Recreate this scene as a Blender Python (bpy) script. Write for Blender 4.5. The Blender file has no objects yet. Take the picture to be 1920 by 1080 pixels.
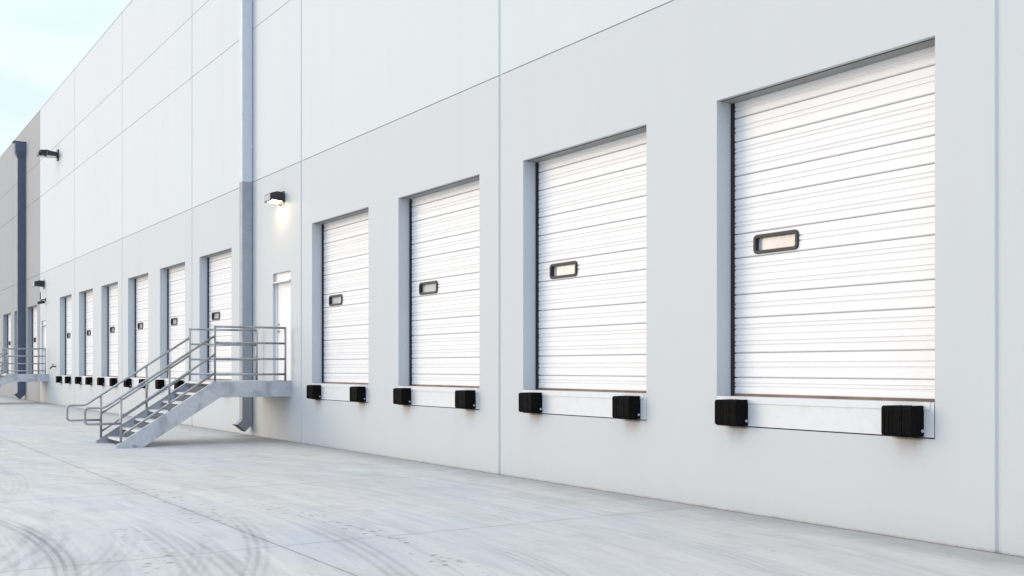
import bpy, bmesh, math, random
from mathutils import Vector, Matrix
random.seed(7)
S = bpy.context.scene
COL = S.collection
R = math.radians

# ------------------------------------------------------------------ camera
F, XV, YH, HCAM, K = 2020.0, -331.5, 689.7, 1.45, 9.2035      # solved from the facade's vanishing points
TH = math.atan((960 - XV) / F)
DCAM = K * math.cos(TH)
cd = bpy.data.cameras.new('camera')
cam = bpy.data.objects.new('camera', cd); COL.objects.link(cam)
cam.location = (0, -DCAM, HCAM)
cam.rotation_euler = (R(90), 0, math.atan2(math.cos(TH), math.sin(TH)))
cd.sensor_width = 36; cd.lens = F / 1920 * 36
cd.shift_y = (YH - 540) / 1920
cd.clip_start = .1; cd.clip_end = 3000
S.camera = cam

# ------------------------------------------------------------------ mesh helper
class MB:
    def __init__(s): s.bm = bmesh.new()
    def face(s, pts, smooth=False):
        f = s.bm.faces.new([s.bm.verts.new(p) for p in pts]); f.smooth = smooth; return f
    def box(s, x0, x1, y0, y1, z0, z1):
        v = [s.bm.verts.new(p) for p in ((x0,y0,z0),(x1,y0,z0),(x1,y1,z0),(x0,y1,z0),(x0,y0,z1),(x1,y0,z1),(x1,y1,z1),(x0,y1,z1))]
        for q in ((3,2,1,0),(4,5,6,7),(0,1,5,4),(1,2,6,5),(2,3,7,6),(3,0,4,7)): s.bm.faces.new([v[i] for i in q])
        return s
    def prism(s, poly, fn, smooth=False):
        """poly: list of 2-D points; fn(p, k) -> 3-D point for end k = 0, 1"""
        a = [s.bm.verts.new(fn(p, 0)) for p in poly]; b = [s.bm.verts.new(fn(p, 1)) for p in poly]
        n = len(poly)
        s.bm.faces.new(a); s.bm.faces.new(b[::-1])
        for i in range(n):
            f = s.bm.faces.new([a[i], b[i], b[(i+1) % n], a[(i+1) % n]]); f.smooth = smooth
        return s
    def zprism(s, poly, z0, z1): return s.prism(poly, lambda p, k: (p[0], p[1], z1 if k else z0))
    def xprism(s, poly, x0, x1): return s.prism(poly, lambda p, k: (x1 if k else x0, p[0], p[1]))
    def tube(s, pts, r, n=10, fillet=0.0, caps=True):
        P = [Vector(p) for p in pts]
        if fillet:
            Q = [P[0]]
            for i in range(1, len(P)-1):
                a = (P[i-1]-P[i]); b = (P[i+1]-P[i])
                d = min(fillet, a.length*.49, b.length*.49)
                A = P[i]+a.normalized()*d; B = P[i]+b.normalized()*d
                for k in range(7):
                    t = k/6; Q.append(A*(1-t)**2 + P[i]*2*t*(1-t) + B*t*t)
            Q.append(P[-1]); P = Q
        rings = []; up = None
        for i, p in enumerate(P):
            t = ((P[min(i+1, len(P)-1)] - P[max(i-1, 0)])).normalized()
            if up is None:
                up = Vector((1,0,0)) if abs(t.x) < .9 else Vector((0,0,1))
            u = (up - t*up.dot(t)).normalized(); w = t.cross(u); up = u
            rings.append([s.bm.verts.new(p + (u*math.cos(2*math.pi*k/n) + w*math.sin(2*math.pi*k/n))*r) for k in range(n)])
        for a, b in zip(rings, rings[1:]):
            for k in range(n):
                f = s.bm.faces.new([a[k], a[(k+1) % n], b[(k+1) % n], b[k]]); f.smooth = True
        if caps:
            s.bm.faces.new(rings[0][::-1]); s.bm.faces.new(rings[-1])
        return s
    def build(s, name, m, parent=None, bevel=0.0, loc=None):
        bmesh.ops.recalc_face_normals(s.bm, faces=s.bm.faces)
        me = bpy.data.meshes.new(name); s.bm.to_mesh(me); s.bm.free()
        o = bpy.data.objects.new(name, me); COL.objects.link(o)
        me.materials.append(m)
        if parent is not None:
            o.parent = parent
        if loc: o.location = loc
        if bevel:
            b = o.modifiers.new('edge', 'BEVEL'); b.width = bevel; b.segments = 2; b.limit_method = 'ANGLE'; b.angle_limit = R(40)
        return o

def tag(o, label=None, cat=None, group=None, kind=None):
    if label: o['label'] = label
    if cat: o['category'] = cat
    if group: o['group'] = group
    if kind: o['kind'] = kind
    return o
def empty(name, loc=(0,0,0)):
    o = bpy.data.objects.new(name, None); COL.objects.link(o); o.location = loc; o.empty_display_size = .2; return o
def kids(o): return [c for c in bpy.data.objects if c.parent is o]
def copy_tree(o, parent=None):
    c = o.copy(); COL.objects.link(c)
    if parent is not None: c.parent = parent
    for ch in kids(o): copy_tree(ch, c)
    return c

# ------------------------------------------------------------------ node helper
class V:
    """a float socket with arithmetic"""
    def __init__(s, nt, sock): s.nt, s.k = nt, sock
    def op(s, o, *a, clamp=False):
        n = s.nt.nodes.new('ShaderNodeMath'); n.operation = o; n.use_clamp = clamp
        for i, v in enumerate((s,)+a):
            if isinstance(v, V): s.nt.links.new(v.k, n.inputs[i])
            else: n.inputs[i].default_value = v
        return V(s.nt, n.outputs[0])
    def __add__(s, b): return s.op('ADD', b)
    def __sub__(s, b): return s.op('SUBTRACT', b)
    def __mul__(s, b): return s.op('MULTIPLY', b)
    def __truediv__(s, b): return s.op('DIVIDE', b)
    def abs(s): return s.op('ABSOLUTE')
    def ramp(s, a, b, to0=0., to1=1.):
        n = s.nt.nodes.new('ShaderNodeMapRange'); n.interpolation_type = 'SMOOTHSTEP'
        s.nt.links.new(s.k, n.inputs[0])
        for i, v in zip((1,2,3,4), (a, b, to0, to1)): n.inputs[i].default_value = v
        return V(s.nt, n.outputs[0])

class Mat:
    def __init__(s, name, color=(.8,.8,.8), rough=.5, metal=0., spec=.5):
        s.m = bpy.data.materials.new(name); s.m.use_nodes = True; s.nt = s.m.node_tree
        s.b = s.nt.nodes['Principled BSDF']
        s.b.inputs['Base Color'].default_value = (*color, 1); s.b.inputs['Roughness'].default_value = rough
        s.b.inputs['Metallic'].default_value = metal; s.b.inputs['Specular IOR Level'].default_value = spec
        s.tc = None
    def coord(s, kind='Object'):
        if s.tc is None: s.tc = s.nt.nodes.new('ShaderNodeTexCoord')
        return s.tc.outputs[kind]
    def mapped(s, scale=(1,1,1), kind='Object', loc=(0,0,0)):
        n = s.nt.nodes.new('ShaderNodeMapping'); s.nt.links.new(s.coord(kind), n.inputs[0])
        n.inputs['Scale'].default_value = scale; n.inputs['Location'].default_value = loc
        return n.outputs[0]
    def noise(s, vec, scale=1., detail=4., rough=.55, dist=0.):
        n = s.nt.nodes.new('ShaderNodeTexNoise'); s.nt.links.new(vec, n.inputs['Vector'])
        n.inputs['Scale'].default_value = scale; n.inputs['Detail'].default_value = detail
        n.inputs['Roughness'].default_value = rough; n.inputs['Distortion'].default_value = dist
        return V(s.nt, n.outputs['Fac'])
    def xyz(s, kind='Object'):
        n = s.nt.nodes.new('ShaderNodeSeparateXYZ'); s.nt.links.new(s.coord(kind), n.inputs[0])
        return [V(s.nt, o) for o in n.outputs]
    def vec(s, x, y, z=None):
        n = s.nt.nodes.new('ShaderNodeCombineXYZ')
        for i, v in enumerate((x, y, z)):
            if isinstance(v, V): s.nt.links.new(v.k, n.inputs[i])
            elif v is not None: n.inputs[i].default_value = v
        return n.outputs[0]
    def mix(s, fac, a, b, mode='MIX'):
        n = s.nt.nodes.new('ShaderNodeMix'); n.data_type = 'RGBA'; n.blend_type = mode
        if isinstance(fac, V): s.nt.links.new(fac.k, n.inputs['Factor'])
        else: n.inputs['Factor'].default_value = fac
        for k, v in ((6, a), (7, b)):
            if isinstance(v, tuple): n.inputs[k].default_value = (*v, 1)
            else: s.nt.links.new(v, n.inputs[k])
        return n.outputs[2]
    def color(s, sock): s.nt.links.new(sock, s.b.inputs['Base Color']); return s
    def set(s, name, v): s.nt.links.new(v.k, s.b.inputs[name]); return s
    def bump(s, v, strength=.2, dist=.01):
        n = s.nt.nodes.new('ShaderNodeBump'); n.inputs['Strength'].default_value = strength; n.inputs['Distance'].default_value = dist
        s.nt.links.new(v.k, n.inputs['Height']); s.nt.links.new(n.outputs[0], s.b.inputs['Normal']); return s

def painted_concrete(name, col, dirt):
    M = Mat(name, col, .62, 0, .35)
    big = M.noise(M.mapped((.35, 1, .22)), 1., 5)
    streak = M.noise(M.mapped((2.2, 1, .18)), 1., 4)
    fine = M.noise(M.mapped(), 55., 3)
    med = M.noise(M.mapped(), 4., 5)
    x, y, z = M.xyz()
    c = M.mix(big.ramp(.35, .7, 0, .55), col, tuple(k*f for k, f in zip(col, (.965, .972, .98))))
    c = M.mix(streak.ramp(.52, .78, 0, .5), c, tuple(k*f for k, f in zip(col, (.945, .94, .93))))
    # splash dirt along the foot of the wall
    foot = (z + med*.22).ramp(.10, .36, 1, 0)
    c = M.mix(foot*fine.ramp(.3, .7)*.28, c, dirt)
    edge = (z + fine*.05 + med*.05).ramp(.035, .075, .75, 0)
    c = M.mix(edge, c, tuple(k*.55 for k in dirt))
    M.color(c)
    M.bump(fine*.5 + med*.5, .12, .006)
    return M.m

WHITE = painted_concrete('white_painted_concrete', (.585, .615, .61), (.55, .52, .47))
PALE = painted_concrete('pale_grey_painted_concrete', (.54, .563, .56), (.46, .44, .41))
GREY = painted_concrete('grey_painted_concrete', (.305, .315, .32), (.28, .32, .31))

def paint(name, col, rough=.4, amt=.04, bump=.0):
    M = Mat(name, col, rough, 0, .5)
    n = M.noise(M.mapped(), 3., 6); n2 = M.noise(M.mapped((1.2, 1, 9.)), 1.5, 4)
    c = M.mix(n.ramp(.4, .75, 0, 1), col, tuple(k*(1-amt) for k in col))
    c = M.mix(n2.ramp(.5, .8, 0, .8), c, tuple(k*(1-amt*1.3) for k in col))
    M.color(c)
    if amt > .03: M.set('Roughness', n.ramp(.3, .7, rough*.85, rough*1.2))
    return M.m
DOOR = paint('white_door_enamel', (.775, .77, .755), .45, .025)
PDOOR = paint('white_steel_door_paint', (.79, .78, .75), .4, .02)
DSP_W = paint('white_downspout_paint', (.57, .60, .61), .5)
DSP_G = paint('grey_downspout_paint', (.325, .345, .375), .5, .12)
DSP_B = paint('slate_blue_downspout_paint', (.085, .105, .15), .45, .1)

def ledge_mat():
    M = Mat('worn_white_ledge_paint', (.74, .75, .75), .5)
    n = M.noise(M.mapped(), 9., 8, .7); n2 = M.noise(M.mapped(), 45., 5, .7)
    c = M.mix(n.ramp(.45, .8, 0, .6), (.66, .67, .67), (.57, .57, .56))
    c = M.mix((n*.6 + n2*.4).ramp(.66, .69), c, (.12, .09, .07))
    M.color(c); M.bump(n2, .15, .004); return M.m
LEDGE = ledge_mat()
def rubber():
    M = Mat('black_rubber', (.012, .012, .012), .6, 0, .06)
    n = M.noise(M.mapped((1, 1, .3)), 40., 5)
    M.color(M.mix(n.ramp(.55, .8), (.004, .004, .004), (.011, .0105, .010)))
    M.set('Roughness', n.ramp(.3, .7, .5, .8)); M.bump(n, .5, .01); return M.m
RUBBER = rubber()
SEAL = Mat('black_door_seal', (.012, .012, .013), .7).m
FRAME_R = Mat('dark_grey_window_gasket', (.035, .036, .035), .5, 0, .3).m
BSEAL = paint('warm_lit_rubber_astragal', (.20, .135, .105), .6, .4)  # dark rubber; its brown is warm reflected light put into the colour
DARK = Mat('shadow_gap', (.03, .03, .03), .8).m
BRONZE = paint('dark_bronze_metal', (.018, .018, .019), .35, .1)
CHROME = Mat('bright_bolt_steel', (.62, .63, .65), .3, 1.).m
SOFFIT = paint('grey_soffit', (.30, .30, .295), .6, .1)
BRASS = Mat('satin_steel_handle', (.42, .38, .32), .35, 1.).m
def pane():
    M = Mat('painted_sky_pane', (.62, .59, .54), .12, 0, .6)
    n = M.noise(M.mapped(), 6., 3)
    M.color(M.mix(n.ramp(.3, .7), (.62, .605, .575), (.50, .49, .475))); return M.m  # reflection of the low bright sky painted as a pale base colour
PANE = pane()
def galv(name='galvanised_steel', base=.50, metal=.75):
    M = Mat(name, (base,)*3, .42, metal)
    v = M.nt.nodes.new('ShaderNodeTexVoronoi'); v.inputs['Scale'].default_value = 26
    M.nt.links.new(M.coord(), v.inputs['Vector'])
    sep = M.nt.nodes.new('ShaderNodeSeparateColor'); M.nt.links.new(v.outputs['Color'], sep.inputs[0])
    cell = V(M.nt, sep.outputs[0])
    big = M.noise(M.mapped((1, 1.2, .8)), 2.2, 6, .6, .4); sc = M.noise(M.mapped((1, 3, 3)), 9., 6, .7)
    c = M.mix(cell*.5, (base, base*1.01, base*1.02), (base*.80, base*.82, base*.84))
    c = M.mix(big.ramp(.42, .72), c, (base*.60, base*.61, base*.64))
    c = M.mix(sc.ramp(.60, .75, 0, .6), c, (base*1.3, base*1.3, base*1.28))
    c = M.mix(sc.ramp(.24, .34, .7, 0), c, (base*.38, base*.37, base*.36))
    M.color(c); M.set('Roughness', (cell*.15 + big*.3 + .22)); M.bump(big*.6+sc*.3, .08, .01)
    return M.m
GALV = galv('galvanised_steel', .60, .5); GALVT = galv('galvanised_tread_plate', .72, .35)
GALVB = galv('weathered_galvanised_tube', .42, .85)

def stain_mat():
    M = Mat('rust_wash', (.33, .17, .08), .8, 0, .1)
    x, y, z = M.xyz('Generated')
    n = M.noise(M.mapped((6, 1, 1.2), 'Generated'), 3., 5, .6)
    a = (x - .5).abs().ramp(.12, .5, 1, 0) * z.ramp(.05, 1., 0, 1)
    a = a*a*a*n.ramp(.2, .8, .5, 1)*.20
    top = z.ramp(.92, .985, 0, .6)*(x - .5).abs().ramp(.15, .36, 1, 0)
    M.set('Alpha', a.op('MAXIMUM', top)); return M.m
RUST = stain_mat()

# ------------------------------------------------------------------ ground
def ground_mat():
    M = Mat('trowelled_concrete', (.42,)*3, .62, 0, .35)
    x, y, z = M.xyz()
    fine = M.noise(M.mapped(), 38., 5, .65); med = M.noise(M.mapped(), 2.4, 6, .6, .3); big = M.noise(M.mapped((.30, .55, 1)), 1., 4, .55)
    def dist(cx, cy):
        dx = x - cx; dy = y - cy
        return (dx*dx + dy*dy).op('SQRT'), dx.op('ARCTAN2', dy)
    r0, a0 = dist(-10.2, -18.)
    swirl = M.noise(M.vec(r0*2.6, a0*3.0), 1., 6, .65, .15)
    swirl2 = M.noise(M.vec(r0*13., a0*4.0), 1., 5, .65)
    r1, a1 = dist(-24., -11.)
    swirl3 = M.noise(M.vec(r1*7., a1*2.5), 1., 5, .65, .1); strk = M.noise(M.mapped((.5, 7., 1)), 1., 5, .6, .2)
    base = (.575, .562, .525)
    c = M.mix(big.ramp(.35, .68), base, (.52, .518, .50))
    c = M.mix(med.ramp(.45, .75, 0, .35), c, (.47, .46, .44))
    c = M.mix(swirl.ramp(.5, .66, 0, .7), c, (.475, .482, .495))
    c = M.mix(swirl.ramp(.5, .33, 0, .6), c, (.63, .613, .57))
    c = M.mix(swirl2.ramp(.5, .66, 0, .6), c, (.43, .437, .45))
    c = M.mix(swirl2.ramp(.48, .32, 0, .6), c, (.645, .632, .595))
    c = M.mix(swirl3.ramp(.52, .72, 0, .42)*x.ramp(-12., -18., 0, 1), c, (.36, .362, .375))
    c = M.mix(strk.ramp(.50, .68, 0, .45), c, (.41, .405, .395))
    # warm and cool colour cast painted into the concrete as random patches
    tone = M.noise(M.mapped((.16, .34, 1), loc=(3.7, 1.2, 0)), 1., 3, .5)
    c = M.mix(tone.ramp(.40, .62, 0, 1), c, M.mix(1., c, (1.025, 1.0, .95), 'MULTIPLY'))
    c = M.mix(tone.ramp(.50, .34, 0, 1), c, M.mix(1., c, (.955, .98, 1.015), 'MULTIPLY'))
    blot = M.noise(M.mapped((.9, 2.0, 1)), 1.3, 6, .62, .5)
    c = M.mix(blot.ramp(.50, .66, 0, .75), c, M.mix(1., c, (.85, .85, .845), 'MULTIPLY'))
    # slab to slab difference
    sx = ((x + 8.4)/4.4).op('FLOOR'); sy = ((y + 4.62)/4.6).op('FLOOR')
    w = M.nt.nodes.new('ShaderNodeTexWhiteNoise'); w.noise_dimensions = '2D'
    M.nt.links.new(M.vec(sx, sy), w.inputs['Vector'])
    c = M.mix(V(M.nt, w.outputs['Value'])*.30, c, (.49, .485, .47))
    # tyre marks left by turning trucks: (cx, cy, radius, width, ribs, angle from/to of the sweep, strength)
    arcs = [(-9.576,-16.129, 9.92, .15, 4, -.22, .30, 1.15), (-11.13,-11.84, 5.80, .40, 5, .05, .60, .55), (-11.0,-11.77, 6.35, .22, 5, .1, .60, .40),
            (-10.276,-21.996,16.675, .16, 4, -.02, .22, .55), (-9.593,-19.855,14.72, .18, 4, -.02, .24, .62),
            (-11.616,-14.741,10.43, .15, 4, .10, .50, .70), (-11.6,-14.8,10.05, .14, 4, .25, .55, .35), (-10.031,-17.981,14.016, .18, 4, .02, .34, .72),
            (-10.1,-18.0,14.45, .10, 3, .0, .36, .35), (-7.4,-7.008,3.775, .18, 5, -.1, .65, .50), (-6.77,-5.2,3.44, .20, 5, -.5, .6, .30),
            (-19.7,1.245,6.53, .20, 4, 2.5, 3.7, .50), (-16.,-16.,10.4, .20, 5, -.5, .3, .40), (-24.,-13.5,8.6, .30, 5, -.6, .7, .42),
            (-30.,-18.,13., .4, 6, -.6, .6, .40), (-26.,-20.,13.2, .3, 5, -.5, .5, .36)]
    for i, (cx, cy, rad, wd, ribs, t0, t1, st) in enumerate(arcs):
        r, a = dist(cx, cy)
        d = (r - rad)/wd
        band = d.abs().ramp(.25, 1., 1, 0)
        rib = ((d*(3.1416*ribs) + swirl*1.5).op('SINE')).ramp(-.5, .7, .28, 1)
        mid = (t0+t1)/2; hw = abs(t1-t0)/2
        along = ((a - mid).abs()/hw).ramp(.35, 1.15, 1, 0)
        k = band*rib*along*swirl2.ramp(.3, .6, .55, 1)*med.ramp(.3, .5, .6, 1)*(st*.52)
        c = M.mix(k, c, (.125, .127, .137))
    # muddy specks dropped in the truck's path
    vo = M.nt.nodes.new('ShaderNodeTexVoronoi'); vo.inputs['Scale'].default_value = 10.; vo.inputs['Randomness'].default_value = 1
    M.nt.links.new(M.mapped((1, .8, 1)), vo.inputs['Vector'])
    for (cx, cy, rad, wd, t0, t1) in ((-8.925,-15.067,11.38,.22,-.3,.26), (-9.6,-12.6,7.1,.2,-.1,.3), (-12.,-17.5,13.,.3,-.2,.2)):
        r, a = dist(cx, cy)
        m = ((r - rad)/wd).abs().ramp(.3, 1., 1, 0) * ((a - (t0+t1)/2).abs()/((t1-t0)/2)).ramp(.7, 1., 1, 0)
        sp = (V(M.nt, vo.outputs['Distance']) + fine*.25).ramp(.33, .40, 1, 0)
        c = M.mix(m*sp*.85*med.ramp(.36, .52), c, (.20, .17, .14))
    # scattered small stains
    v2 = M.nt.nodes.new('ShaderNodeTexVoronoi'); v2.inputs['Scale'].default_value = 1.7
    M.nt.links.new(M.coord(), v2.inputs['Vector'])
    c = M.mix((V(M.nt, v2.outputs['Distance']) + fine*.1).ramp(.07, .10, .55, 0), c, (.22, .205, .19))
    # saw-cut joints
    wob = (med - .5)*.012
    jy = (((y + 4.62 + wob)/4.6).op('FRACT') - .5).abs()*4.6
    jx = (((x + 8.4 + wob)/4.4).op('FRACT') - .5).abs()*4.4
    lines = (jy.ramp(2.288, 2.296)).op('MAXIMUM', jx.ramp(2.187, 2.195)*.75)
    halo = (jy.ramp(2.20, 2.30, 0, .22)).op('MAXIMUM', jx.ramp(2.12, 2.20, 0, .16))
    c = M.mix(halo*med.ramp(.3, .7), c, (.28, .27, .26))
    c = M.mix(lines*fine.ramp(.2, .55, .25, .62), c, (.10, .098, .10))
    # a hairline crack and the grimy strip where the slab meets the wall
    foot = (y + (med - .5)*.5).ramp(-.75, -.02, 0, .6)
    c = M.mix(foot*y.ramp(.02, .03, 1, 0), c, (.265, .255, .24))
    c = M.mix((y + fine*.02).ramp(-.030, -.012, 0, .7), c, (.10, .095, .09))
    M.color(c)
    M.set('Roughness', med.ramp(.3, .7, .5, .72))
    M.bump(fine*.35 + med*.4 - lines*1.2, .25, .008)
    return M.m
tag(MB().box(-900, 500, -700, 300, -.3, 0).build('pavement', ground_mat()), 'broad pale concrete yard with saw-cut joints and curved tyre marks', 'pavement', kind='structure')

# ------------------------------------------------------------------ warehouse
ZT, ZL, ZLB, ZB, Z2, Z3, ZR = 4.175, 1.158, .858, 5.43, 8.70, 10.23, 12.39
JX = [24.2, 16.88, 9.57, 2.26, -5.056, -12.438, -19.656, -26.953, -34.411, -41.842, -49.325, -57.1, -64.5, -71.8, -79.1, -86.4, -93.8, -101.1]
XSPLIT = -49.325
doors = [(-8.212, -5.628, 4.203), (-11.855, -9.3385, 4.177), (-15.502, -12.975, 4.170), (-19.119, -16.623, 4.172),
         (-26.32, -23.868, 4.162), (-29.985, -27.564, 4.158), (-33.653, -31.246, 4.15), (-37.355, -34.981, 4.155), (-41.061, -38.694, 4.172), (-44.797, -42.445, 4.19),
         (-52.656, -50.02, 4.176), (-56.59, -54.0, 4.16), (-60.42, -57.75, 4.16), (-64.1, -61.6, 4.16), (-68., -65.5, 4.16), (-71.6, -69.1, 4.16)]
pdoors = [(-21.203, -20.218, 1.195, 3.372), (-48.93, -47.85, 1.195, 3.42)]
house = tag(empty('warehouse', (-22, 0, 0)), 'long white and pale grey tilt-up concrete warehouse with a row of dock doors', 'warehouse')
house_inv = Matrix.Translation((22, 0, 0))
def hpart(mb, name, m, parent=None, bevel=0):
    o = mb.build(name, m, parent or house, bevel)
    if parent is None or parent is house: o.data.transform(house_inv)      # house sits at x = -22
    return o

def panel(mb, xa, xb, z0, z1, op=[], g=.024, ch=.020, gz0=True, gz1=True):
    """one facade panel: chamfered front slab y 0..0.02 and a backing y 0.02..0.30, cut round its openings"""
    a, b = xa + g*.5, xb - g*.5
    za = z0 + (.007 if gz0 else 0); zb = z1 - (.007 if gz1 else 0)
    cuts = sorted(op)
    def cell(x0, x1, u0, u1, b0, b1):
        l = ch if abs(x0 - xa) < 1e-6 else 0; r = ch if abs(x1 - xb) < 1e-6 else 0
        X0 = a if l else x0; X1 = b if r else x1
        mb.zprism([(X0, .02), (X1, .02), (X1 - r, 0), (X0 + l, 0)] if (l or r) else [(X0, .02), (X1, .02), (X1, 0), (X0, 0)], u0, u1)
        mb.box(x0, x1, .02, .30, b0, b1)
    x = xa
    for (o0, o1, oz0, oz1) in cuts:
        cell(x, o0, za, zb, z0, z1)
        cell(o0, o1, oz1, zb, oz1, z1)
        if oz0 > 0: cell(o0, o1, za, oz0, z0, oz0)
        x = o1
    cell(x, xb, za, zb, z0, z1)

lower, upper, grey = MB(), MB(), MB()
for xb, xa in zip(JX, JX[1:]):
    ops = [(l, r, ZLB, t) for l, r, t in doors if xa < l < xb] + [o for o in pdoors if xa < o[0] < xb]
    isg = xb <= XSPLIT + .01
    panel(grey if isg else lower, xa, xb, -.1, ZB, ops, gz0=False)
    for z0, z1 in ((ZB, Z2), (Z2, Z3), (Z3, ZR)):
        panel(grey if isg else upper, xa, xb, z0, z1, gz1=(z1 != ZR))
hpart(lower, 'lower_wall', PALE); hpart(upper, 'upper_wall', WHITE); hpart(grey, 'grey_wall', GREY)
rf = MB()
rf.box(-101.1, 24.2, .30, 60, 11.6, 11.8); rf.box(-101.1, -100.8, .30, 60, -.1, 11.6); rf.box(23.9, 24.2, .30, 60, -.1, 11.6); rf.box(-101.1, 24.2, 60, 60.3, -.1, 12.39)
hpart(rf, 'roof', WHITE)
hpart(MB().box(-101.1, 24.2, -.012, .34, ZR, ZR + .035), 'parapet_cap', WHITE)

def rounded(cx, cz, w, h, r, n=6):
    pts = []
    for sx, sz, a0 in ((1, 1, 0), (-1, 1, 90), (-1, -1, 180), (1, -1, 270)):
        for k in range(n+1):
            a = R(a0 + 90*k/n); pts.append((cx + sx*(w/2-r) + r*math.cos(a), cz + sz*(h/2-r) + r*math.sin(a)))
    return pts

DY = .225                                            # depth of the door's face behind the wall
joint_h = [0, .185, .438, .80, 1.04, 1.42, 1.667, 2.03, 2.27, 2.627, 2.87]
def dock_door(l, r, top, detail=True):
    z0 = ZL + .028; H = top - ZL
    prof = [(0., z0)]
    def groove(z, d, w):
        prof.extend([(0, z - w), (d, z - w*.35), (d, z + w*.35), (0, z + w)])
    js = [ZL + .007 + j for j in joint_h[1:]] + [top + .02]
    prev = z0
    for j in js:
        h = j - prev
        if detail:
            fr = (.40, .60) if h < .3 else (.21, .32, .5, .68, .79)
            if h < .2: fr = (.42, .62)
            for f in fr: groove(prev + h*f, .010 if f != .5 else .006, .011)
        if j < top: prof.extend([(0, j-.012), (.010, j-.0038), (.032, j-.0038), (.032, j+.0038), (.010, j+.0038), (0, j+.012)])
        prev = j
    prof.append((0, top + .03))
    wx0, wx1, wz0, wz1 = l + .338, l + .872, 2.633, 2.767
    out = [prof[0]]
    for p, q in zip(prof, prof[1:]):
        for wz in (wz0, wz1):
            if p[1] < wz < q[1]:
                t = (wz - p[1])/(q[1] - p[1]); out.append((p[0] + (q[0]-p[0])*t, wz))
        out.append(q)
    m = MB()
    for p, q in zip(out, out[1:]):
        inside = wz0 - 1e-6 <= p[1] and q[1] <= wz1 + 1e-6
        for a, b in (((l + .028, wx0), (wx1, r - .028)) if inside else ((l + .028, r - .028),)):
            m.face([(a, DY+p[0], p[1]), (b, DY+p[0], p[1]), (b, DY+q[0], q[1]), (a, DY+q[0], q[1])])
    d = hpart(m, 'dock_door', DOOR)
    hpart(MB().box(l, l + .030, DY - .03, DY + .06, ZL, top), 'side_seal', SEAL, d).data.transform(house_inv)
    hpart(MB().box(r - .030, r, DY - .03, DY + .06, ZL, top), 'side_seal', SEAL, d).data.transform(house_inv)
    hpart(MB().box(l + .031, r - .031, DY - .012, DY + .05, ZL + .001, z0), 'bottom_seal', BSEAL, d).data.transform(house_inv)
    hpart(MB().box(l + .001, r - .001, .055, .066, top - .004, top + .01), 'lintel_joint', DARK, d).data.transform(house_inv)
    hpart(MB().box(l + .001, r - .001, .067, DY + .05, top - .009, top + .01), 'soffit_sheet', SOFFIT, d).data.transform(house_inv)  # grey sheet covering the soffit, darker than the wall
    # window: rounded rubber frame as a ring with depth, pane sunk behind it
    cx, cz = (wx0+wx1)/2, (wz0+wz1)/2
    f = MB()
    O = rounded(cx, cz, .595, .195, .048); I = rounded(cx, cz, .528, .130, .022)
    loops = []
    for pts, y in ((O, DY + .004), (O, DY - .012), ([(p[0]*.86+q[0]*.14, p[1]*.86+q[1]*.14) for p, q in zip(O, I)], DY - .020), (I, DY - .020), (I, DY + .034)):
        loops.append([f.bm.verts.new((p[0], y, p[1])) for p in pts])
    n = len(O)
    for A, B in zip(loops, loops[1:]):
        for i in range(n): f.bm.faces.new([A[i], A[(i+1) % n], B[(i+1) % n], B[i]])
    hpart(f, 'window_frame', FRAME_R, d).data.transform(house_inv)
    hpart(MB().box(wx0 + .001, wx1 - .001, DY + .030, DY + .033, wz0, wz1), 'window_pane', PANE, d).data.transform(house_inv)
    # concrete ledge with its steel angle and rust marks under the bumpers
    g = MB().box(l + .004, r - .012, .004, .42, ZLB + .012, ZL)
    g.face([(l, .03, ZLB), (r, .03, ZLB), (r, .03, ZL-.02), (l, .03, ZL-.02)])
    g = hpart(g, 'dock_ledge', LEDGE)
    hpart(MB().box(l + .006, r - .045, -.004, .002, ZL - .062, ZL + .003), 'steel_angle', LEDGE, g).data.transform(house_inv)
    gm = MB().box(l, r, .012, .02, ZLB + .0005, ZLB + .012); gm.box(r - .0115, r - .0005, .012, .02, ZLB + .013, ZL - .002)
    hpart(gm, 'joint_grime', DARK, g).data.transform(house_inv)
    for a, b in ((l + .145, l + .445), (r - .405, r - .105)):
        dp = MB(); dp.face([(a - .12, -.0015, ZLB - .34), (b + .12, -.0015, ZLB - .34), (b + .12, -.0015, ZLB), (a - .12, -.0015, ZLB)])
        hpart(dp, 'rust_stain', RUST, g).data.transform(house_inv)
for i, d in enumerate(doors): dock_door(*d, detail=i < 13)

def personnel_door(x0, x1, z0, z1):
    d = hpart(MB().box(x0 + .05, x1 - .05, .085, .13, z0 + .012, z1 - .20), 'personnel_door', PDOOR)
    f = MB().box(x0, x0 + .047, .05, .16, z0, z1 - .002); f.box(x1 - .047, x1, .05, .16, z0, z1 - .002); f.box(x0 + .047, x1 - .047, .06, .16, z1 - .197, z1 - .002)
    hpart(f, 'door_frame', PDOOR, d).data.transform(house_inv)
    hpart(MB().box(x0 - .02, x1 - .002, -.028, .06, z1 - .205, z1 - .18), 'drip_cap', GALV, d).data.transform(house_inv)
    h = MB(); h.tube([(x0 + .115, .085, z0 + 1.0), (x0 + .115, .03, z0 + 1.0), (x0 + .24, .03, z0 + 1.0)], .011, 8, .015); h.tube([(x0 + .115, .086, z0 + 1.0), (x0 + .115, .075, z0 + 1.0)], .032, 12)
    h.tube([(x0 + .115, .086, z0 + 1.14), (x0 + .115, .06, z0 + 1.14)], .024, 12)
    hpart(h, 'door_handle', BRASS, d).data.transform(house_inv)
    for hz in (.25, 1.05, 1.78):
        hpart(MB().tube([(x1 - .048, .075, z0 + hz - .055), (x1 - .048, .075, z0 + hz + .055)], .011, 8), 'hinge', BRONZE, d).data.transform(house_inv)
    hpart(MB().box(x0 - .02, x1 + .004, .0, .30, z0 - .02, z0 + .011), 'threshold', GALV, d).data.transform(house_inv)
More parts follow.
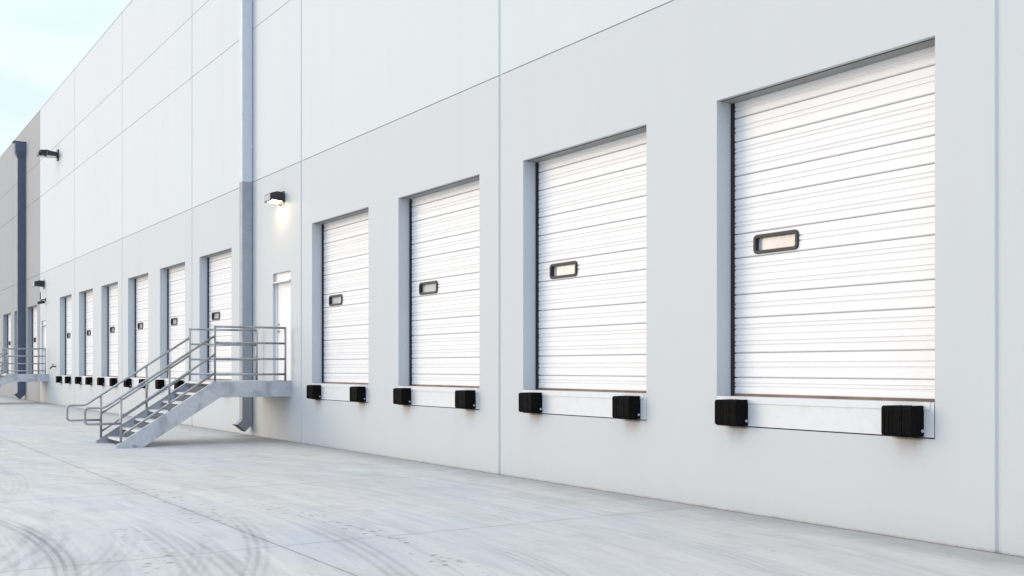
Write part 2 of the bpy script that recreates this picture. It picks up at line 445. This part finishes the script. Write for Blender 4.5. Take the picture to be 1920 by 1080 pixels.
for p in pdoors: personnel_door(*p)

# ------------------------------------------------------------------ dock bumpers (laminated rubber blocks)
def bumper_proto():
    root = empty('dock_bumper')
    m = MB(); n = 19; W = .30; w = W/n
    rnd = random.Random(3)
    for k in range(n):
        d = .170 + rnd.uniform(-.004, .003); h0 = .876 + rnd.uniform(-.003, .003); h1 = 1.131 + rnd.uniform(-.004, .003)
        x0 = k*w + .0012; x1 = (k+1)*w - .0012
        if k == n-1: d = .172
        rr = .028
        prof = [(0, h0), (0, h1)]
        for q in range(5): a = R(90*q/4); prof.append((-(d-rr) - rr*math.sin(a), h1 - rr + rr*math.cos(a)))
        for q in range(5): a = R(90*q/4); prof.append((-(d-rr) - rr*math.cos(a), h0 + rr - rr*math.sin(a)))
        m.xprism(prof, x0, x1)
    m.box(.004, W-.004, -.155, -.002, .888, 1.12)
    m.build('rubber_block', RUBBER, root)
    b = MB()
    b.tube([(W - .001, -.030, .922), (W + .012, -.030, .922)], .015, 6); b.tube([(W + .010, -.030, .922), (W + .028, -.030, .922)], .007, 8)
    b.build('bolt', CHROME, root)
    return root
BP = bumper_proto()
near_names = ['the nearest and largest dock door', 'the second nearest dock door', 'the third nearest dock door', 'the dock door next to the lit lamp']
ordn = ['first', 'second', 'third', 'fourth', 'fifth', 'sixth']
first = True
for i, (l, r, t) in enumerate(doors[:10]):
    where = near_names[i] if i < 4 else 'the %s dock door beyond the near staircase' % ordn[i-4]
    for side, x in (('left', l + .145), ('right', r - .405)):
        o = BP if first else copy_tree(BP); first = False
        o.location = (x, 0, 0)
        tag(o, '%s black rubber bumper under %s' % (side, where), 'bumper', 'black rubber bumpers under the dock doors')

# ------------------------------------------------------------------ downspouts
def downspout(name, xr, w, d, top, mats, zsplit, label, head=False, kick=.20):
    root = tag(empty(name, (xr, 0, 0)), label, 'downspout')
    def pipe(z0, z1, part, m):
        mb = MB(); mb.box(-w, 0, -d, -.012, z0, z1)
        return mb.build(part, m, root, .006)
    zk = .34
    if zsplit:
        pipe(zsplit, top, 'upper_pipe', mats[0]); pipe(zk, zsplit, 'lower_pipe', mats[1])
    else: pipe(zk, top, 'pipe', mats[0])
    z = zk + 1.6
    while z < top - .3:                                   # slip joints between the pipe lengths
        m = MB(); m.box(-w - .004, .004, -d - .004, -.010, z, z + .035); m.build('joint_band', mats[0] if not zsplit or z > zsplit else mats[1], root, .003)
        z += 2.45
    k = MB()                                             # kicked-out foot, open at its end
    P = [(-.012, zk), (-d, zk), (-d - kick*.55, zk - .10), (-d*.5 - kick*.25, zk - .10 - d*.62), (-.012, zk - .10)]
    k.xprism(P, -w, 0)
    k.build('kick_foot', mats[1] if zsplit else mats[0], root)
    m = MB(); m.xprism([(P[2][0] - .055, P[2][1] + .012), (P[3][0] - .012, P[3][1] - .006), (P[3][0], P[3][1]), (P[2][0], P[2][1])], -w - .003, .003)
    m.build('foot_lip', BRONZE, root)
    for zz in (1.0, top*.5, top - 1.2) if not head else (2.6, 7.5):
        MB().box(-w - .05, .05, -.012, -.002, zz, zz + .05).build('wall_strap', mats[-1] if zz < (zsplit or 99) else mats[0], root)
    if head:
        h = MB()
        a, b = [(-w - .13, -.012), (.13, -.012), (.13, -d - .12), (-w - .13, -d - .12)], [(-w, -.012), (0, -.012), (0, -d), (-w, -d)]
        h.zprism(a, top, top + .42)
        A = [h.bm.verts.new((*p, top - .001)) for p in a]; B = [h.bm.verts.new((*p, top - .30)) for p in b]
        for i in range(4): h.bm.faces.new([A[i], A[(i+1) % 4], B[(i+1) % 4], B[i]])
        h.build('leader_head', mats[0], root)
        MB().box(-w - .15, .14, -d - .20, -.002, top + .421, top + .45).build('head_rim', BRONZE, root)
    return root
downspout('downspout', -22.42, .20, .235, 12.3, (DSP_W, DSP_G), 5.42, 'pale square downspout beside the near staircase, grey below and white above')
downspout('downspout', -53.19, .21, .33, 11.25, (DSP_B,), None, 'dark slate blue downspout with a box head on the grey far wall', head=True)

# ------------------------------------------------------------------ lamps and small wall fittings
def emission(name, col, st):
    m = bpy.data.materials.new(name); m.use_nodes = True; nt = m.node_tree; nt.nodes.clear()
    e = nt.nodes.new('ShaderNodeEmission'); e.inputs[0].default_value = (*col, 1); e.inputs[1].default_value = st
    o = nt.nodes.new('ShaderNodeOutputMaterial'); nt.links.new(e.outputs[0], o.inputs[0]); return m
LIT = emission('lit_lamp_lens', (1., .74, .42), 30.)
UNLIT = Mat('pale_lamp_lens', (.62, .64, .68), .3).m
LAMPSHEEN = paint('lamp_front_sky_sheen', (.33, .35, .37), .35, .05)
def wall_lamp(x1, z, label, lens, w=.36, d=.31, h=.185):
    root = tag(empty('wall_lamp', (x1, 0, z)), label, 'wall lamp', 'wall lamps above the staircase doors')
    b = MB()
    poly = [(-.02, -h*.5), (-.02, h*.55), (-d*.55, h*.62), (-d, h*.38), (-d, -h*.46)]
    b.xprism([(-.02, h*.55), (-d*.55, h*.62), (-d, h*.38), (-d, -h*.46), (-d + .03, -h*.46), (-d+.03, -h*.30), (-.03, -h*.42), (-.02, -h*.46)], -w, 0)
    b.build('lamp_body', BRONZE, root, .008)
    MB().box(-w + .02, -.02, -d - .006, -d - .001, -h*.36, h*.30).build('front_sheen', LAMPSHEEN, root)  # sky sheen on the glossy dark front, painted as a light grey sheet
    l = MB(); l.face([(-w + .03, -d + .035, -h*.37), (-.03, -d + .035, -h*.37), (-.03, -.055, -h*.47), (-w + .03, -.055, -h*.47)])
    l.build('lamp_lens', lens, root)
    MB().box(-w*.85, -w*.15, -.02, -.001, -h*.75, h*.75).build('back_plate', BRONZE, root, .004)
    return root
wall_lamp(-20.50, 4.84, 'lit dark box lamp glowing over the white door of the near staircase', LIT)
wall_lamp(-48.15, 4.93, 'unlit dark box lamp above the door of the far staircase', UNLIT, .42, .40, .24)

root = tag(empty('floodlight', (-45.02, 0, 9.78)), 'black two-headed floodlight on an arm high on the white wall', 'floodlight')
MB().box(-.20, .05, -.05, -.001, -.22, .20).build('wall_plate', BRONZE, root, .005)
b = MB(); b.xprism([(-.05, .08), (-.05, -.10), (-.20, -.12), (-.40, -.12), (-.62, .0), (-.66, .14), (-.40, .17)], -.20, -.06); b.build('arm', BRONZE, root, .006)
for yy, zz, xx in ((-.50, .05, -.62), (-.28, -.03, -.02)):
    hd = MB(); hd.prism([(-.20, 0), (.17, 0), (.16, .15), (-.17, .18)], lambda p, k: (xx + (.40 if k else -.04), yy + p[0], zz + p[1] - .09)); hd = hd.build('lamp_head', BRONZE, root, .006)
    ln = MB(); ln.box(xx + .0, xx + .36, yy - .17, yy + .14, zz - .108, zz - .0915); ln.build('lamp_lens', UNLIT, hd)
root = tag(empty('security_camera', (-47.95, 0, 4.28)), 'small black camera on a bracket above the far white door', 'camera')
MB().tube([(0, -.001, .0), (0, -.03, 0)], .07, 12).build('base', BRONZE, root)
MB().tube([(0, -.03, 0), (0, -.16, -.02), (0, -.20, -.10)], .022, 8, .03).build('bracket', BRONZE, root)
MB().tube([(.02, -.04, -.10), (-.06, -.30, -.15)], .06, 12).build('body', BRONZE, root)
MB().tube([(0, -.2, -.02), (0, -.2, .30)], .018, 8).build('antenna', BRONZE, root)
root = tag(empty('hose_tap', (-45.6, 0, 1.50)), 'small dark hose tap on the wall beside the far staircase', 'tap')
MB().tube([(0, -.002, 0), (0, -.16, 0), (0, -.22, -.09)], .026, 10, .04).build('spout', BRONZE, root)
MB().tube([(0, -.11, .02), (0, -.11, .085)], .012, 8).tube([(0, -.11, .08), (0, -.11, .10)], .055, 12).build('handwheel', BRONZE, root)

# ------------------------------------------------------------------ steel staircase
XN, XF, ZD = -20.175, -21.898, 1.195
st = tag(empty('metal_staircase', (XN, 0, 0)), 'near galvanised steel staircase and landing with pipe railings, second from left', 'staircase', 'galvanised staircases up to the side doors')
st['label'] = 'near galvanised staircase with pipe railings rising to the door under the lit lamp'
WX = XF - XN                                           # negative: far side
slope = (1.19 - .05)/(3.305 - 1.52)
def stringer(x, inner):
    prof = [(-.004, ZD), (-1.52, ZD), (-3.305, .05), (-3.305, .002), (-2.835, .002), (-1.416, .889), (-.004, .889)]
    m = MB(); t = .010*inner
    m.xprism(prof, x, x + t)
    fl = .075*inner                                    # flanges of the channel
    def bar(p, q, up):
        dy, dz = q[0]-p[0], q[1]-p[1]; L = math.hypot(dy, dz); ny, nz = -dz/L*up, dy/L*up
        m.xprism([p, q, (q[0]+ny*.009, q[1]+nz*.009), (p[0]+ny*.009, p[1]+nz*.009)], x + t*1.02, x + fl)
    bar((-.004, ZD-.0005), (-1.52, ZD-.0005), 1); bar((-1.521, ZD-.0005), (-3.304, .05), 1)
    bar((-1.416, .8895), (-.004, .8895), 1); bar((-2.834, .003), (-1.417, .8895), 1)
    o = m.build('stringer', GALV, st)
    b = MB(); b.box(x + t*1.1, x + fl, -3.28, -2.9, .0005, .0015); 
    a = MB().box(min(x-.0, x+.05*inner), max(x-.0, x+.05*inner), -3.02, -2.94, .001, .05)
    a.build('base_plate', GALV, o)
    return o
stringer(0, -1); stringer(WX, 1)
dk = MB(); dk.box(WX + .012, -.012, -1.535, -.012, ZD - .04, ZD - .008)
dk.build('landing_deck', GALVT, st)
MB().box(WX + .012, -.012, -1.575, -1.536, ZD - .055, ZD - .008).build('nosing', GALVT, st)
cm = MB()
for yy in (-.35, -.8, -1.2): cm.box(WX + .08, -.08, yy - .03, yy + .03, .93, ZD - .042)
cm.build('cross_member', GALV, st)
ys = [(-3.119, .126), (-2.858, .294), (-2.595, .462), (-2.333, .630), (-2.066, .798), (-1.802, .966)]
for (y, z) in ys:
    t = MB(); t.box(WX + .012, -.012, y, y + .034, z - .042, z)                      # nosing bar
    for k in range(7): t.box(WX + .012, -.012, y + .040 + k*.033, y + .040 + k*.033 + .022, z - .030, z - .003)
    t.box(WX + .012, WX + .018, y + .035, y + .275, z - .045, z - .001); t.box(-.018, -.012, y + .035, y + .275, z - .045, z - .001)
    t = t.build('tread', GALVT, st)
    rr = MB(); n = 30                                                              # bar grating seen under each nosing
    for k in range(n):
        x = WX + .03 + (abs(WX) - .06)*k/(n-1)
        rr.xprism([(y + .035, z - .043), (y + .27, z - .043), (y + .27, z - .075), (y + .035, z - .075)], x - .004, x + .004)
        rr.box(x - .005, x + .005, y + .268, y + .276, z - .02, z + .122)
    rr.build('riser_grating', GALVB, t)
def railing(x):
    r_ = .0215
    m = MB()
    for z in (2.232, 1.928, 1.622, 1.325):
        m.tube([(x, -1.508, z), (x, -.115, z)], r_, 10)
    m.tube([(x, -1.508, 2.058), (x, -3.512, .732), (x, -3.838, .732), (x, -3.838, .444), (x, -3.222, .444)], r_, 10, .07)
    m.tube([(x, -1.508, 1.703), (x, -3.222, .566)], r_, 10)
    m.tube([(x, -1.508, 1.354), (x, -3.222, .217)], r_, 10)
    o = m.build('railing', GALVB, st)
    for y, z0, z1 in ((-.115, ZD - .02, 2.253), (-1.508, ZD - .02, 2.253), (-2.36, .645, 1.487), (-3.222, .095, .915)):
        MB().tube([(x, y, z0), (x, y, z1)], r_*1.04, 12).build('post', GALVB, o)
    return o
railing(-.03); railing(WX + .03)
st2 = copy_tree(st); st2.location = (-47.30, 0, 0)
st2['label'] = 'far galvanised staircase and landing by the dark blue downspout at the left edge'

# ------------------------------------------------------------------ light
AZ, EL = 43., 11.                                       # sun low, left of the wall's normal
sd = Vector((-math.sin(R(AZ))*math.cos(R(EL)), -math.cos(R(AZ))*math.cos(R(EL)), math.sin(R(EL))))
L = bpy.data.lights.new('sun', 'SUN'); L.energy = 1.45; L.angle = R(34); L.color = (1., .79, .57)
so = bpy.data.objects.new('sun', L); COL.objects.link(so); so.location = (-20, -30, 40)
so.rotation_euler = (-sd).to_track_quat('-Z', 'Y').to_euler()
W = bpy.data.worlds.new('World'); S.world = W; W.use_nodes = True; nt = W.node_tree
bg = nt.nodes['Background']
sky = nt.nodes.new('ShaderNodeTexSky'); sky.sky_type = 'NISHITA'; sky.sun_disc = False
sky.sun_elevation = R(EL); sky.sun_rotation = math.atan2(sd.x, sd.y); sky.air_density = 1.; sky.dust_density = 1.2; sky.ozone_density = 1.4
# thin bright cloud veil, brighter overhead
tc = nt.nodes.new('ShaderNodeTexCoord')
def wn(scale, sc, det, dist):
    mp = nt.nodes.new('ShaderNodeMapping'); mp.inputs['Scale'].default_value = scale
    nt.links.new(tc.outputs['Generated'], mp.inputs[0])
    nz = nt.nodes.new('ShaderNodeTexNoise'); nz.inputs['Scale'].default_value = sc; nz.inputs['Detail'].default_value = det
    nz.inputs['Roughness'].default_value = .5; nz.inputs['Distortion'].default_value = dist
    nt.links.new(mp.outputs[0], nz.inputs['Vector']); return V(nt, nz.outputs['Fac'])
def wmix(f, a, b):
    mx = nt.nodes.new('ShaderNodeMix'); mx.data_type = 'RGBA'
    if isinstance(f, V): nt.links.new(f.k, mx.inputs['Factor'])
    else: mx.inputs['Factor'].default_value = f
    for k, v in ((6, a), (7, b)):
        if isinstance(v, tuple): mx.inputs[k].default_value = (*v, 1)
        else: nt.links.new(v, mx.inputs[k])
    return mx.outputs[2]
sp = nt.nodes.new('ShaderNodeSeparateXYZ'); nt.links.new(tc.outputs['Generated'], sp.inputs[0])
elev = V(nt, sp.outputs[2])
cl = wn((1.6, 1.6, 6.), 1.5, 5, .3)
ex = V(nt, sp.outputs[0])
low = wmix(cl.ramp(.34, .62), (8.3, 9.7, 11.2), (10.7, 11.4, 11.7))
low = wmix(ex.ramp(-.1, .7), low, (8.4, 11., 17.))            # bluer away from the low sun
veil = wmix(elev.ramp(.22, .85), low, (14.8, 16.3, 18.6))
nt.links.new(wmix(.85, sky.outputs[0], veil), bg.inputs[0]); bg.inputs[1].default_value = .1

S.view_settings.view_transform = 'Standard'; S.view_settings.look = 'None'
S.view_settings.exposure = .14; S.view_settings.gamma = 1; S.view_settings.use_curve_mapping = False
S.cycles.max_bounces = 8; S.cycles.diffuse_bounces = 4
